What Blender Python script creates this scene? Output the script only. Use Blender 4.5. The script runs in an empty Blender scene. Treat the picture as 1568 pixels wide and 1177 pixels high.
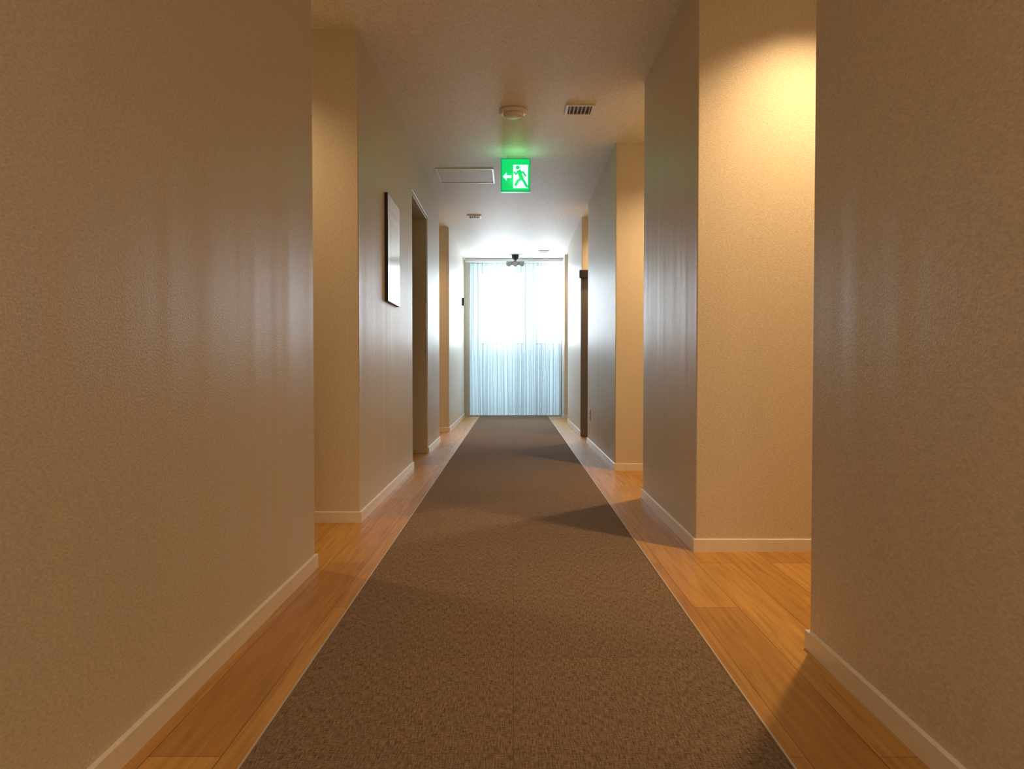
import bpy, bmesh, math, random
from mathutils import Vector
random.seed(4)
H=2.51; CAMZ=0.8; YB=-3.0; YE=11.9
scene=bpy.context.scene
scene.view_settings.view_transform='Standard'
scene.view_settings.look='None'
scene.view_settings.exposure=0.06

# ---------------- materials ----------------
def newmat(name):
    m=bpy.data.materials.new(name); m.use_nodes=True
    nt=m.node_tree; b=nt.nodes['Principled BSDF']
    return m,nt,b
def simple(name,col,rough=0.5,metal=0.0,spec=0.5,var=0.06,scale=40):
    m,nt,b=newmat(name)
    b.inputs['Roughness'].default_value=rough; b.inputs['Metallic'].default_value=metal
    b.inputs['Specular IOR Level'].default_value=spec
    tc=nt.nodes.new('ShaderNodeTexCoord'); n=nt.nodes.new('ShaderNodeTexNoise'); n.inputs['Scale'].default_value=scale
    nt.links.new(tc.outputs['Object'],n.inputs['Vector'])
    r=nt.nodes.new('ShaderNodeMix'); r.data_type='RGBA'
    r.inputs[6].default_value=(*[c*(1-var) for c in col],1); r.inputs[7].default_value=(*[min(1,c*(1+var)) for c in col],1)
    nt.links.new(n.outputs['Fac'],r.inputs[0]); nt.links.new(r.outputs[2],b.inputs['Base Color'])
    return m
def emis(name,col,s):
    m,nt,b=newmat(name)
    b.inputs['Base Color'].default_value=(*[c*0.5 for c in col],1)
    b.inputs['Emission Color'].default_value=(*col,1); b.inputs['Emission Strength'].default_value=s
    b.inputs['Roughness'].default_value=0.3
    return m
def wallpaper(name,col,rough=0.42,streak=0.004,spec=0.5):
    m,nt,b=newmat(name); N=nt.nodes; L=nt.links
    tc=N.new('ShaderNodeTexCoord')
    n1=N.new('ShaderNodeTexNoise'); n1.inputs['Scale'].default_value=190; n1.inputs['Detail'].default_value=2
    L.new(tc.outputs['Object'],n1.inputs['Vector'])
    mp=N.new('ShaderNodeMapping'); mp.inputs['Scale'].default_value=(6,6,0.25)
    L.new(tc.outputs['Object'],mp.inputs['Vector'])
    n2=N.new('ShaderNodeTexNoise'); n2.inputs['Scale'].default_value=1.0; n2.inputs['Detail'].default_value=1
    L.new(mp.outputs[0],n2.inputs['Vector'])
    b2=N.new('ShaderNodeBump'); b2.inputs['Distance'].default_value=streak; b2.inputs['Strength'].default_value=1
    L.new(n2.outputs['Fac'],b2.inputs['Height'])
    b1=N.new('ShaderNodeBump'); b1.inputs['Distance'].default_value=0.0012; b1.inputs['Strength'].default_value=0.65
    L.new(n1.outputs['Fac'],b1.inputs['Height']); L.new(b2.outputs[0],b1.inputs['Normal'])
    L.new(b1.outputs[0],b.inputs['Normal'])
    mp3=N.new('ShaderNodeMapping'); mp3.inputs['Scale'].default_value=(90,90,260)
    L.new(tc.outputs['Object'],mp3.inputs['Vector'])
    n3=N.new('ShaderNodeTexNoise'); n3.inputs['Scale'].default_value=1; n3.inputs['Detail'].default_value=2
    L.new(mp3.outputs[0],n3.inputs['Vector'])
    cr=N.new('ShaderNodeValToRGB'); cr.color_ramp.elements[0].position=0.3; cr.color_ramp.elements[1].position=0.7
    cr.color_ramp.elements[0].color=(*[c*0.85 for c in col],1); cr.color_ramp.elements[1].color=(*[min(1,c*1.10) for c in col],1)
    L.new(n3.outputs['Fac'],cr.inputs[0]); L.new(cr.outputs[0],b.inputs['Base Color'])
    b.inputs['Roughness'].default_value=rough; b.inputs['Specular IOR Level'].default_value=spec
    return m
M_wall=wallpaper('wallpaper_beige',(0.72,0.655,0.55),0.42,0.0058,0.58)
M_ceil=wallpaper('ceiling_paper',(0.90,0.87,0.82),0.55,0.0015,0.35)
M_base=simple('baseboard_white',(0.86,0.81,0.73),0.28)
M_white=simple('white_plastic',(0.84,0.83,0.80),0.4)
M_alu=simple('aluminium_white',(0.80,0.84,0.86),0.35)
M_black=simple('black_frame',(0.02,0.018,0.017),0.35)
M_dark=simple('dark_slat',(0.10,0.07,0.05),0.6)
M_door=simple('door_brown',(0.40,0.34,0.26),0.35,scale=8,var=0.15)
M_doorgrey=simple('door_charcoal',(0.22,0.205,0.20),0.4)
M_steel=simple('brushed_steel',(0.55,0.54,0.52),0.3,1.0)
M_paper=simple('poster_paper',(0.86,0.86,0.84),0.12,spec=0.8,var=.02)
M_grey=simple('grey_plastic',(0.40,0.42,0.43),0.4)

def woodmat():
    m,nt,b=newmat('oak_flooring'); N=nt.nodes; L=nt.links
    tc=N.new('ShaderNodeTexCoord'); sp=N.new('ShaderNodeSeparateXYZ'); L.new(tc.outputs['Object'],sp.inputs[0])
    cb=N.new('ShaderNodeCombineXYZ'); L.new(sp.outputs['Y'],cb.inputs['X']); L.new(sp.outputs['X'],cb.inputs['Y'])
    br=N.new('ShaderNodeTexBrick'); L.new(cb.outputs[0],br.inputs['Vector'])
    br.inputs['Color1'].default_value=(0.50,0.26,0.062,1); br.inputs['Color2'].default_value=(0.66,0.38,0.105,1)
    br.inputs['Mortar'].default_value=(0.25,0.11,0.03,1)
    br.inputs['Scale'].default_value=1; br.inputs['Brick Width'].default_value=1.5; br.inputs['Row Height'].default_value=0.15
    br.inputs['Mortar Size'].default_value=0.0012; br.inputs['Mortar Smooth'].default_value=0.1; br.offset=0.37
    mp=N.new('ShaderNodeMapping'); mp.inputs['Scale'].default_value=(60,3,1); L.new(tc.outputs['Object'],mp.inputs['Vector'])
    n=N.new('ShaderNodeTexNoise'); n.inputs['Scale'].default_value=1; n.inputs['Detail'].default_value=6; n.inputs['Distortion'].default_value=0.4
    L.new(mp.outputs[0],n.inputs['Vector'])
    cr=N.new('ShaderNodeValToRGB'); cr.color_ramp.elements[0].position=0.3; cr.color_ramp.elements[1].position=0.7
    cr.color_ramp.elements[0].color=(0.74,0.70,0.64,1); cr.color_ramp.elements[1].color=(1.1,1.08,1.05,1)
    L.new(n.outputs['Fac'],cr.inputs[0])
    mx=N.new('ShaderNodeMix'); mx.data_type='RGBA'; mx.blend_type='MULTIPLY'; mx.inputs[0].default_value=1
    L.new(br.outputs['Color'],mx.inputs[6]); L.new(cr.outputs[0],mx.inputs[7]); L.new(mx.outputs[2],b.inputs['Base Color'])
    b.inputs['Roughness'].default_value=0.42; b.inputs['Specular IOR Level'].default_value=0.42
    bu=N.new('ShaderNodeBump'); bu.inputs['Distance'].default_value=0.0005; bu.inputs['Strength'].default_value=0.4
    L.new(n.outputs['Fac'],bu.inputs['Height']); L.new(bu.outputs[0],b.inputs['Normal'])
    return m
M_wood=woodmat()
def carpetmat():
    m,nt,b=newmat('woven_carpet'); N=nt.nodes; L=nt.links
    tc=N.new('ShaderNodeTexCoord')
    def nz(sx,sy,det=2):
        mp=N.new('ShaderNodeMapping'); mp.inputs['Scale'].default_value=(sx,sy,1); L.new(tc.outputs['Object'],mp.inputs['Vector'])
        n=N.new('ShaderNodeTexNoise'); n.inputs['Scale'].default_value=1; n.inputs['Detail'].default_value=det; L.new(mp.outputs[0],n.inputs['Vector']); return n
    a=nz(60,430,2); c=nz(400,34,2)
    s=N.new('ShaderNodeMath'); s.operation='ADD'; L.new(a.outputs['Fac'],s.inputs[0]); L.new(c.outputs['Fac'],s.inputs[1])
    h=N.new('ShaderNodeMath'); h.operation='MULTIPLY'; h.inputs[1].default_value=0.5; L.new(s.outputs[0],h.inputs[0])
    cr=N.new('ShaderNodeValToRGB'); cr.color_ramp.elements[0].position=0.36; cr.color_ramp.elements[1].position=0.64
    cr.color_ramp.elements[0].color=(0.088,0.060,0.040,1); cr.color_ramp.elements[1].color=(0.38,0.272,0.188,1)
    L.new(h.outputs[0],cr.inputs[0])
    br=N.new('ShaderNodeTexBrick'); L.new(tc.outputs['Object'],br.inputs['Vector'])
    br.inputs['Color1'].default_value=(1,1,1,1); br.inputs['Color2'].default_value=(0.93,0.93,0.93,1); br.inputs['Mortar'].default_value=(0.76,0.74,0.74,1)
    br.inputs['Scale'].default_value=1; br.inputs['Brick Width'].default_value=0.55; br.inputs['Row Height'].default_value=0.5
    br.inputs['Mortar Size'].default_value=0.0014; br.offset=0.0
    mx=N.new('ShaderNodeMix'); mx.data_type='RGBA'; mx.blend_type='MULTIPLY'; mx.inputs[0].default_value=1
    L.new(cr.outputs[0],mx.inputs[6]); L.new(br.outputs['Color'],mx.inputs[7]); L.new(mx.outputs[2],b.inputs['Base Color'])
    b.inputs['Roughness'].default_value=0.9; b.inputs['Specular IOR Level'].default_value=0.15
    bu=N.new('ShaderNodeBump'); bu.inputs['Distance'].default_value=0.0003; bu.inputs['Strength'].default_value=0.2
    L.new(h.outputs[0],bu.inputs['Height']); L.new(bu.outputs[0],b.inputs['Normal'])
    return m
M_carpet=carpetmat()
def sheer(name,col,tr,tcol=(1,1,1),pleat=False):
    m=bpy.data.materials.new(name); m.use_nodes=True; nt=m.node_tree; N=nt.nodes; L=nt.links
    for n in list(N): N.remove(n)
    o=N.new('ShaderNodeOutputMaterial'); t=N.new('ShaderNodeBsdfTransparent'); t.inputs[0].default_value=(*tcol,1)
    tl=N.new('ShaderNodeBsdfTranslucent'); tl.inputs[0].default_value=(*col,1)
    df=N.new('ShaderNodeBsdfDiffuse'); df.inputs[0].default_value=(*col,1)
    a=N.new('ShaderNodeMixShader'); a.inputs[0].default_value=0.3; L.new(tl.outputs[0],a.inputs[1]); L.new(df.outputs[0],a.inputs[2])
    b=N.new('ShaderNodeMixShader'); b.inputs[0].default_value=1-tr
    tc=N.new('ShaderNodeTexCoord')
    mr=N.new('ShaderNodeMapRange')
    if pleat:
        # cloth lying edge-on in a fold presents more thread, so it lets less light through
        g=N.new('ShaderNodeSeparateXYZ'); L.new(tc.outputs['Normal'],g.inputs[0])
        ab=N.new('ShaderNodeMath'); ab.operation='ABSOLUTE'; L.new(g.outputs['Y'],ab.inputs[0])
        L.new(ab.outputs[0],mr.inputs['Value'])
        mr.inputs['From Min'].default_value=0.4; mr.inputs['From Max'].default_value=1
        mr.inputs['To Min'].default_value=1-tr+0.22; mr.inputs['To Max'].default_value=1-tr-0.12
    else:
        n=N.new('ShaderNodeTexNoise'); n.inputs['Scale'].default_value=60; L.new(tc.outputs['Object'],n.inputs['Vector'])
        mr.inputs['To Min'].default_value=1-tr-0.01; mr.inputs['To Max'].default_value=1-tr+0.01
        L.new(n.outputs['Fac'],mr.inputs['Value'])
    L.new(mr.outputs[0],b.inputs[0])
    L.new(t.outputs[0],b.inputs[1]); L.new(a.outputs[0],b.inputs[2]); L.new(b.outputs[0],o.inputs[0])
    return m
M_curtain=sheer('sheer_voile',(0.29,0.308,0.312),0.48,pleat=True)
M_frost=sheer('frosted_glass_infill',(0.34,0.375,0.385),0.044,(0.86,0.97,1))
M_glass=sheer('clear_glass',(0.8,0.9,1.0),0.93)

# ---------------- geometry helpers ----------------
def mesh_obj(name,verts,faces,mat,parent=None,smooth=False):
    me=bpy.data.meshes.new(name); me.from_pydata(verts,[],faces); me.materials.append(mat)
    bm=bmesh.new(); bm.from_mesh(me); bmesh.ops.recalc_face_normals(bm,faces=bm.faces); bm.to_mesh(me); bm.free()
    if smooth:
        for p in me.polygons: p.use_smooth=True
    o=bpy.data.objects.new(name,me); scene.collection.objects.link(o)
    if parent: o.parent=parent
    return o
def boxes(name,bs,mat,parent=None,bevel=0):
    v=[];f=[]
    for (x0,x1,y0,y1,z0,z1) in bs:
        i=len(v)
        v+=[(x0,y0,z0),(x1,y0,z0),(x1,y1,z0),(x0,y1,z0),(x0,y0,z1),(x1,y0,z1),(x1,y1,z1),(x0,y1,z1)]
        f+=[(i,i+3,i+2,i+1),(i+4,i+5,i+6,i+7),(i,i+1,i+5,i+4),(i+1,i+2,i+6,i+5),(i+2,i+3,i+7,i+6),(i+3,i,i+4,i+7)]
    o=mesh_obj(name,v,f,mat,parent)
    if bevel:
        m=o.modifiers.new('bevel','BEVEL'); m.width=bevel; m.segments=3; m.limit_method='ANGLE'
    return o
def lathe(name,prof,loc,mat,parent=None,seg=48,axis='Z'):
    v=[];f=[]
    for (r,z) in prof:
        for k in range(seg):
            a=2*math.pi*k/seg; p=(r*math.cos(a),r*math.sin(a),z)
            if axis=='Y': p=(p[0],p[2],p[1])
            if axis=='X': p=(p[2],p[0],p[1])
            v.append((p[0]+loc[0],p[1]+loc[1],p[2]+loc[2]))
    n=len(prof)
    for i in range(n-1):
        for k in range(seg):
            k2=(k+1)%seg; f.append((i*seg+k,i*seg+k2,(i+1)*seg+k2,(i+1)*seg+k))
    f.append(tuple(range(seg))); f.append(tuple((n-1)*seg+k for k in range(seg)))
    o=mesh_obj(name,v,f,mat,parent)
    for p in o.data.polygons:
        if len(p.vertices)==4: p.use_smooth=True
    return o
def empty(name,loc=(0,0,0)):
    e=bpy.data.objects.new(name,None); e.location=(0,0,0); e.empty_display_size=0.1; scene.collection.objects.link(e); return e

# ---------------- room shell ----------------
LEFT=[(-.79,YB),(-.79,2.93),(-2.4,2.93),(-2.4,3.79),(-.79,3.79),(-.79,5.8),(-.97,5.8),(-.97,6.83),(-.79,6.83),(-.79,7.9),(-1.9,7.9),(-1.9,9.1),(-.79,9.1),(-.79,YE)]
RIGHT=[(.84,YB),(.84,2.08),(2.5,2.08),(2.5,3.19),(.79,3.19),(.79,4.5),(2.2,4.5),(2.2,5.69),(.785,5.69),(.785,7.8),(1.9,7.8),(1.9,8.5),(.785,8.5),(.785,10.65),(1.6,10.65),(1.6,11.35),(.785,11.35),(.785,YE)]
def offset(pl,t,side):
    out=[]
    n=len(pl)
    for i in range(n):
        ds=[]
        if i>0: ds.append(Vector((pl[i][0]-pl[i-1][0],pl[i][1]-pl[i-1][1])).normalized())
        if i<n-1: ds.append(Vector((pl[i+1][0]-pl[i][0],pl[i+1][1]-pl[i][1])).normalized())
        ns=[Vector((d.y,-d.x))*side for d in ds]
        if len(ns)==1: o=ns[0]*t
        else: o=(ns[0]+ns[1])*t
        out.append((pl[i][0]+o.x,pl[i][1]+o.y))
    return out
def wall(name,pl,xo,extra):
    v=[];f=[]
    for (x,y) in pl:
        v+=[(x,y,0),(x,y,H)]
    for i in range(len(pl)-1): f.append((2*i,2*i+2,2*i+3,2*i+1))
    k=len(v); v+=[(xo,pl[0][1],0),(xo,pl[0][1],H),(xo,pl[-1][1],0),(xo,pl[-1][1],H)]
    f.append((k,0,1,k+1)); f.append((2*len(pl)-2,k+2,k+3,2*len(pl)-1)); f.append((k+2,k,k+1,k+3))
    me=bpy.data.meshes.new(name); me.from_pydata(v,[],f); me.materials.append(M_wall)
    bm=bmesh.new(); bm.from_mesh(me)
    bmesh.ops.recalc_face_normals(bm,faces=bm.faces)
    for b in extra:
        (x0,x1,y0,y1,z0,z1)=b
        r=bmesh.ops.create_cube(bm,size=1)
        for q in r['verts']:
            q.co=Vector(((x0+x1)/2+q.co.x*(x1-x0),(y0+y1)/2+q.co.y*(y1-y0),(z0+z1)/2+q.co.z*(z1-z0)))
    bm.to_mesh(me); bm.free()
    o=bpy.data.objects.new(name,me); scene.collection.objects.link(o)
    m=o.modifiers.new('bevel','BEVEL'); m.width=0.006; m.segments=3; m.limit_method='ANGLE'
    return o
wall('wall_left',LEFT,-2.6,[(-.969,-.79,5.8,6.83,2.18,H)])
wall('wall_right',RIGHT,2.7,[])
boxes('wall_back',[(-2.7,2.8,YB-.1,YB,0,H)],M_wall)
WX0,WX1=-.70,.765
boxes('wall_end',[(-2.6,WX0,YE,YE+.12,0,H),(WX1,2.7,YE,YE+.12,0,H),(WX0,WX1,YE,YE+.12,2.46,H),(WX0,WX1,YE,YE+.12,0,.02)],M_wall)
boxes('floor',[(-2.7,2.8,YB-.1,YE+.12,-.1,0)],M_wood)
boxes('ceiling',[(-2.7,2.8,YB-.1,YE+.12,H,H+.1)],M_ceil)

def baseboard(name,segs,side,hh=.056,t=.010):
    v=[];f=[]
    for pl in segs:
        op=offset(pl,t,side); k=len(v)
        for (a,b) in zip(pl,op):
            v+=[(a[0],a[1],0),(a[0],a[1],hh),(b[0],b[1],hh-.003),(b[0],b[1],0)]
        for i in range(len(pl)-1):
            a=k+4*i;b=a+4
            f+=[(a+1,b+1,b+2,a+2),(a+2,b+2,b+3,a+3)]
        f.append((k,k+1,k+2,k+3)); e=k+4*(len(pl)-1); f.append((e,e+1,e+2,e+3))
    return mesh_obj(name,v,f,M_base)
baseboard('baseboard_left',[LEFT[0:6],LEFT[8:14]],1)
baseboard('baseboard_right',[RIGHT],-1)

boxes('carpet_runner',[(-.541,.555,YB+.02,YE-.02,0,.007)],M_carpet,bevel=.002)
boxes('trim_1',[(-.546,-.541,YB+.02,YE-.02,0,.008),(.555,.560,YB+.02,YE-.02,0,.008)],simple('carpet_edging',(0.55,0.5,0.44),0.35))

# ---------------- window and curtain ----------------
w=empty('window_1')
fr=[]
def ring(x0,x1,z0,z1,t,y0,y1):
    return [(x0,x0+t,y0,y1,z0,z1),(x1-t,x1,y0,y1,z0,z1),(x0+t,x1-t,y0,y1,z0,z0+t),(x0+t,x1-t,y0,y1,z1-t,z1)]
C=[(-.53,.19,1.17,2.31),(.37,.765,1.17,2.42)]
up=[]
for (a,b,z0,z1) in C:
    fr+=ring(a,b,z0,z1,.008,YE+.04,YE+.07)
    up.append((a+.008,b-.008,YE+.055,YE+.058,z0+.008,z1-.008))
Fz=[(-.70,-.53,.02,2.46),(-.53,.19,2.31,2.46),(-.53,.19,.02,1.17),(.19,.37,.02,2.46),(.37,.765,2.42,2.46),(.37,.765,.02,1.17)]  # divider, side and head strips are added translucent panels to brighten the curtain
lo=[(a,b,YE+.055,YE+.058,z0,z1) for (a,b,z0,z1) in Fz]
boxes('frame',fr,M_alu,w)
boxes('clear_glass',up,M_glass,w)
boxes('frosted_glass_infill',lo,M_frost,w)
v=[];f=[]
nx=420;nz=20;x0,x1=-.70,.775
for j in range(nz+1):
    z=.025+(2.45-.025)*j/nz
    for i in range(nx+1):
        u=i/nx; x=x0+(x1-x0)*u
        ph=2*math.pi*(19*u+0.35*math.sin(9*u)+0.2*math.sin(23*u+1))
        amp=.024*(1-.3*math.sin(5*u+1)-.25*math.sin(31*u))*(0.7+.3*(1-z/2.5))
        y=11.73+amp*math.sin(ph+.15*math.sin(z*2+u*8))+.006*math.sin(2.3*ph+z)
        v.append((x+.004*math.sin(z*3+u*20),y,z))
for j in range(nz):
    for i in range(nx):
        a=j*(nx+1)+i; f.append((a,a+1,a+nx+2,a+nx+1))
cu=empty('sheer_curtain')
mesh_obj('pleated_voile',v,f,M_curtain,cu,True)
boxes('curtain_rail',[(-.76,.78,11.70,11.76,2.455,H-.002)],M_alu,cu,bevel=.003)

# ---------------- exit sign ----------------
s=empty('exit_sign')
SD=6.07; sx0,sx1=-.102,.139; sz1=H-.012; sz0=sz1-.27
boxes('housing',[(sx0,sx1,SD,SD+.05,sz0,sz1)],emis('sign_green_housing',(0.0,.40,.10),.6),s,bevel=.004)
boxes('ceiling_mount',[(sx0+.05,sx1-.05,SD+.01,SD+.04,sz1,H)],M_white,s)
G=emis('sign_green',(0.0,.50,.12),1.15); W=emis('sign_white',(.55,1,.72),1.4)
def flat(name,polys,y,mat,par):
    v=[];f=[]
    for p in polys:
        k=len(v); n=len(p)
        v+=[(a,y,b) for a,b in p]+[(a,y+.001,b) for a,b in p]
        f.append(tuple(range(k,k+n))); f.append(tuple(range(k+n,k+2*n)))
        for i in range(n): f.append((k+i,k+(i+1)%n,k+n+(i+1)%n,k+n+i))
    return mesh_obj(name,v,f,mat,par)
def S(u,w_): return (sx0+u*(sx1-sx0),sz0+w_*(sz1-sz0))
def stroke(pts,wd):
    out=[]
    for a,b in zip(pts[:-1],pts[1:]):
        a=Vector(a);b=Vector(b);d=(b-a).normalized();n=Vector((-d.y,d.x))*wd/2
        e=d*wd*.35
        out.append([S(*(a-e+n)),S(*(b+e+n)),S(*(b+e-n)),S(*(a-e-n))])
    return out
flat('green_panel',[[S(.03,.03),S(.97,.03),S(.97,.97),S(.03,.97)]],SD-.0015,G,s)
flat('white_doorway',[[S(.42,.10),S(.92,.10),S(.92,.80),S(.42,.80)]],SD-.003,W,s)
flat('arrow',[[S(.07,.45),S(.20,.58),S(.20,.49),S(.36,.49),S(.36,.41),S(.20,.41),S(.20,.32)]],SD-.003,W,s)
man=stroke([(.62,.60),(.70,.40)],.13)+stroke([(.70,.40),(.58,.32),(.50,.20)],.08)+stroke([(.70,.40),(.80,.28),(.88,.15)],.08)
man+=stroke([(.60,.60),(.51,.52),(.46,.58)],.055)+stroke([(.64,.60),(.76,.57),(.84,.47)],.055)
man.append([S(.57+.065*math.cos(t*math.pi/8),.72+.058*math.sin(t*math.pi/8)) for t in range(16)])
for i,p in enumerate(man): flat('running_figure_%d'%i,[p],SD-.0045-.0001*i,G,s)
l=bpy.data.lights.new('sign_glow','POINT'); l.energy=.6; l.color=(.25,1,.4); l.shadow_soft_size=.05
o=bpy.data.objects.new('sign_glow',l); o.location=(.02,5.90,H-.15); scene.collection.objects.link(o); o.parent=s

# ---------------- ceiling fittings ----------------
sd=empty('smoke_detector')
lathe('base',[(.093,H-.001),(.094,H-.012),(.088,H-.02),(.070,H-.022)],(0,4.98,0),M_white,sd)
lathe('sensor_head',[(.066,H-.022),(.066,H-.034),(.05,H-.044),(.02,H-.047)],(0,4.98,0),M_white,sd)
M_slat=simple('slat_beige',(0.55,0.46,0.36),0.5)
def vent(x,y,sz):
    e=empty('ceiling_vent')
    h=sz/2; t=.018
    boxes('frame',[(x-h,x-h+t,y-h,y+h,H-.012,H),(x+h-t,x+h,y-h,y+h,H-.012,H),(x-h+t,x+h-t,y-h,y-h+t,H-.012,H),(x-h+t,x+h-t,y+h-t,y+h,H-.012,H)],M_white,e,bevel=.002)
    boxes('dark_duct',[(x-h+t,x+h-t,y-h+t,y+h-t,H-.002,H)],M_dark,e)
    n=6; sl=[]
    for i in range(n):
        xx=x-h+t+(i+.5)*(sz-2*t)/n; sl.append((xx-.004,xx+.004,y-h+t,y+h-t,H-.011,H-.002))
    boxes('slats',sl,M_slat,e)
vent(.44,4.95,.19); vent(-.445,8.45,.16); vent(.45,11.0,.16)
e=empty('ceiling_access_hatch')
boxes('frame',[(-.68,-.664,6.42,6.92,H-.006,H),(-.186,-.17,6.42,6.92,H-.006,H),(-.664,-.186,6.42,6.436,H-.006,H),(-.664,-.186,6.904,6.92,H-.006,H)],M_alu,e,bevel=.001)
boxes('panel',[(-.66,-.19,6.44,6.90,H-.003,H)],M_ceil,e)
boxes('latch',[(-.44,-.41,6.45,6.47,H-.005,H-.003)],M_steel,e)
e=empty('emergency_light')
boxes('bracket',[(-.11,.17,11.42,11.50,2.36,2.42)],M_grey,e,bevel=.006)
boxes('stem',[(.01,.05,11.44,11.48,2.42,H)],M_grey,e)
for k,x in enumerate((-.07,.03,.13)):
    lathe('lamp_head_%d'%k,[(.034,11.42),(.038,11.39),(.036,11.36),(.028,11.355)],(x,0,2.37),M_grey,e,24,'Y')
lathe('dome',[(.055,H),(.055,H-.03),(.045,H-.06),(.02,H-.075)],(.03,11.36,0),M_black,e,24)

# ---------------- left wall items ----------------
p=empty('framed_notice')
X=-.79
boxes('frame',[(X,X+.020,4.56,4.566,1.205,1.87),(X,X+.020,5.044,5.05,1.205,1.87),(X,X+.020,4.566,5.044,1.205,1.211),(X,X+.020,4.566,5.044,1.864,1.87)],M_black,p,bevel=.001)
boxes('paper',[(X,X+.0195,4.566,5.044,1.211,1.864)],M_paper,p)
boxes('printed_plan',[(X+.0195,X+.020,4.66,4.95,1.40,1.72),(X+.0195,X+.020,4.66,4.95,1.76,1.79)],simple('plan_print',(0.74,0.75,0.75),0.12,spec=.8),p)

d=empty('door_1')
boxes('leaf',[(-.965,-.925,5.835,6.795,.008,2.145)],M_door,d,bevel=.002)
boxes('casing',[(-.965,-.795,5.805,5.83,0.001,2.175),(-.965,-.795,6.80,6.825,0.001,2.175),(-.965,-.795,5.83,6.80,2.15,2.175)],simple('casing_brown',(0.56,0.50,0.42),0.4),d,bevel=.002)
lathe('handle_rose',[(.026,0),(.026,.008),(.012,.01),(.010,.05)],(-.925,5.95,1.0),M_steel,d,24,'X')
boxes('handle_lever',[(-.885,-.868,5.94,6.06,.99,1.01)],M_steel,d,bevel=.004)

e=empty('wall_sensor')
boxes('body',[(-.79,-.755,11.38,11.46,1.74,1.86)],M_black,e,bevel=.006)
boxes('lens',[(-.755,-.745,11.40,11.44,1.80,1.83)],M_grey,e,bevel=.003)

d=empty('door_2')
boxes('leaf',[(.765,1.55,8.40,8.44,.008,1.88)],M_doorgrey,d,bevel=.003)
boxes('closer',[(.745,1.0,8.35,8.40,1.80,1.89)],M_black,d,bevel=.006)
lathe('handle_rose',[(.026,8.40),(.026,8.392),(.012,8.39),(.010,8.35)],(.90,0,1.0),M_steel,d,24,'Y')
boxes('handle_lever',[(.89,1.01,8.335,8.35,.99,1.01)],M_steel,d,bevel=.003)
e=empty('wall_outlet')
boxes('plate',[(.778,.785,7.49,7.56,.25,.37)],M_white,e,bevel=.002)
boxes('sockets',[(.776,.778,7.51,7.54,.27,.30),(.776,.778,7.51,7.54,.32,.35)],M_grey,e)

# ---------------- lights ----------------
WARM=(1.0,.65,.32)
bulb=emis('lamp_warm',(1,.72,.4),6)
def downlight(x,y,power,col=WARM,ang=120,blend=1.0,rad=.035):
    e=empty('recessed_downlight')
    lathe('trim_ring',[(.055,H),(.055,H-.006),(.043,H-.008),(.043,H-.001)],(x,y,0),M_white,e,32)
    lathe('lens',[(.040,H-.0085),(.03,H-.010)],(x,y,0),bulb,e,32)
    l=bpy.data.lights.new('downlight_lamp','SPOT'); l.energy=power; l.color=col; l.spot_size=math.radians(ang); l.spot_blend=blend; l.shadow_soft_size=rad
    o=bpy.data.objects.new('downlight_lamp',l); o.location=(x,y,H-.03); scene.collection.objects.link(o); o.parent=e
downlight(1.27,2.76,112,col=(1,.64,.31),ang=122)
downlight(1.3,4.98,105,ang=140)
downlight(-1.4,3.33,38,ang=130)
downlight(1.15,8.1,50,ang=140)
downlight(-1.3,8.5,45,ang=140)
downlight(1.15,11.0,22,ang=140)
e=empty('added_fill_light')  # unseen fill lamp and housing, added behind the camera to lift the near walls
boxes('fill_light_tray',[(-.5,.5,-2.4,-2.37,H-.03,H),(-.5,.5,-1.03,-1.0,H-.03,H),(-.5,-.47,-2.37,-1.03,H-.03,H),(.47,.5,-2.37,-1.03,H-.03,H)],M_white,e)
l=bpy.data.lights.new('fill_lamp','AREA'); l.shape='RECTANGLE'; l.size=.9; l.size_y=1.3; l.energy=38; l.color=(1,.73,.46)
o=bpy.data.objects.new('fill_lamp',l); o.location=(0,-1.7,H-.02); scene.collection.objects.link(o); o.parent=e

a=bpy.data.lights.new('daylight','AREA'); a.shape='RECTANGLE'; a.size=2.2; a.size_y=2.9; a.energy=480; a.color=(.79,.91,1.0)
o=bpy.data.objects.new('daylight',a); o.location=(.1,12.7,1.5); o.rotation_euler=(math.radians(-90),0,0); scene.collection.objects.link(o)

wd=bpy.data.worlds.new('world'); scene.world=wd; wd.use_nodes=True
bg=wd.node_tree.nodes['Background']; bg.inputs[0].default_value=(.75,.88,1,1); bg.inputs[1].default_value=1.5

c=bpy.data.cameras.new('camera'); c.sensor_width=36; c.lens=26.0; c.clip_start=.05
co=bpy.data.objects.new('camera',c); co.location=(0,0,CAMZ)
co.rotation_euler=(math.radians(90-1.37),0,math.radians(.1)); scene.collection.objects.link(co)
scene.camera=co
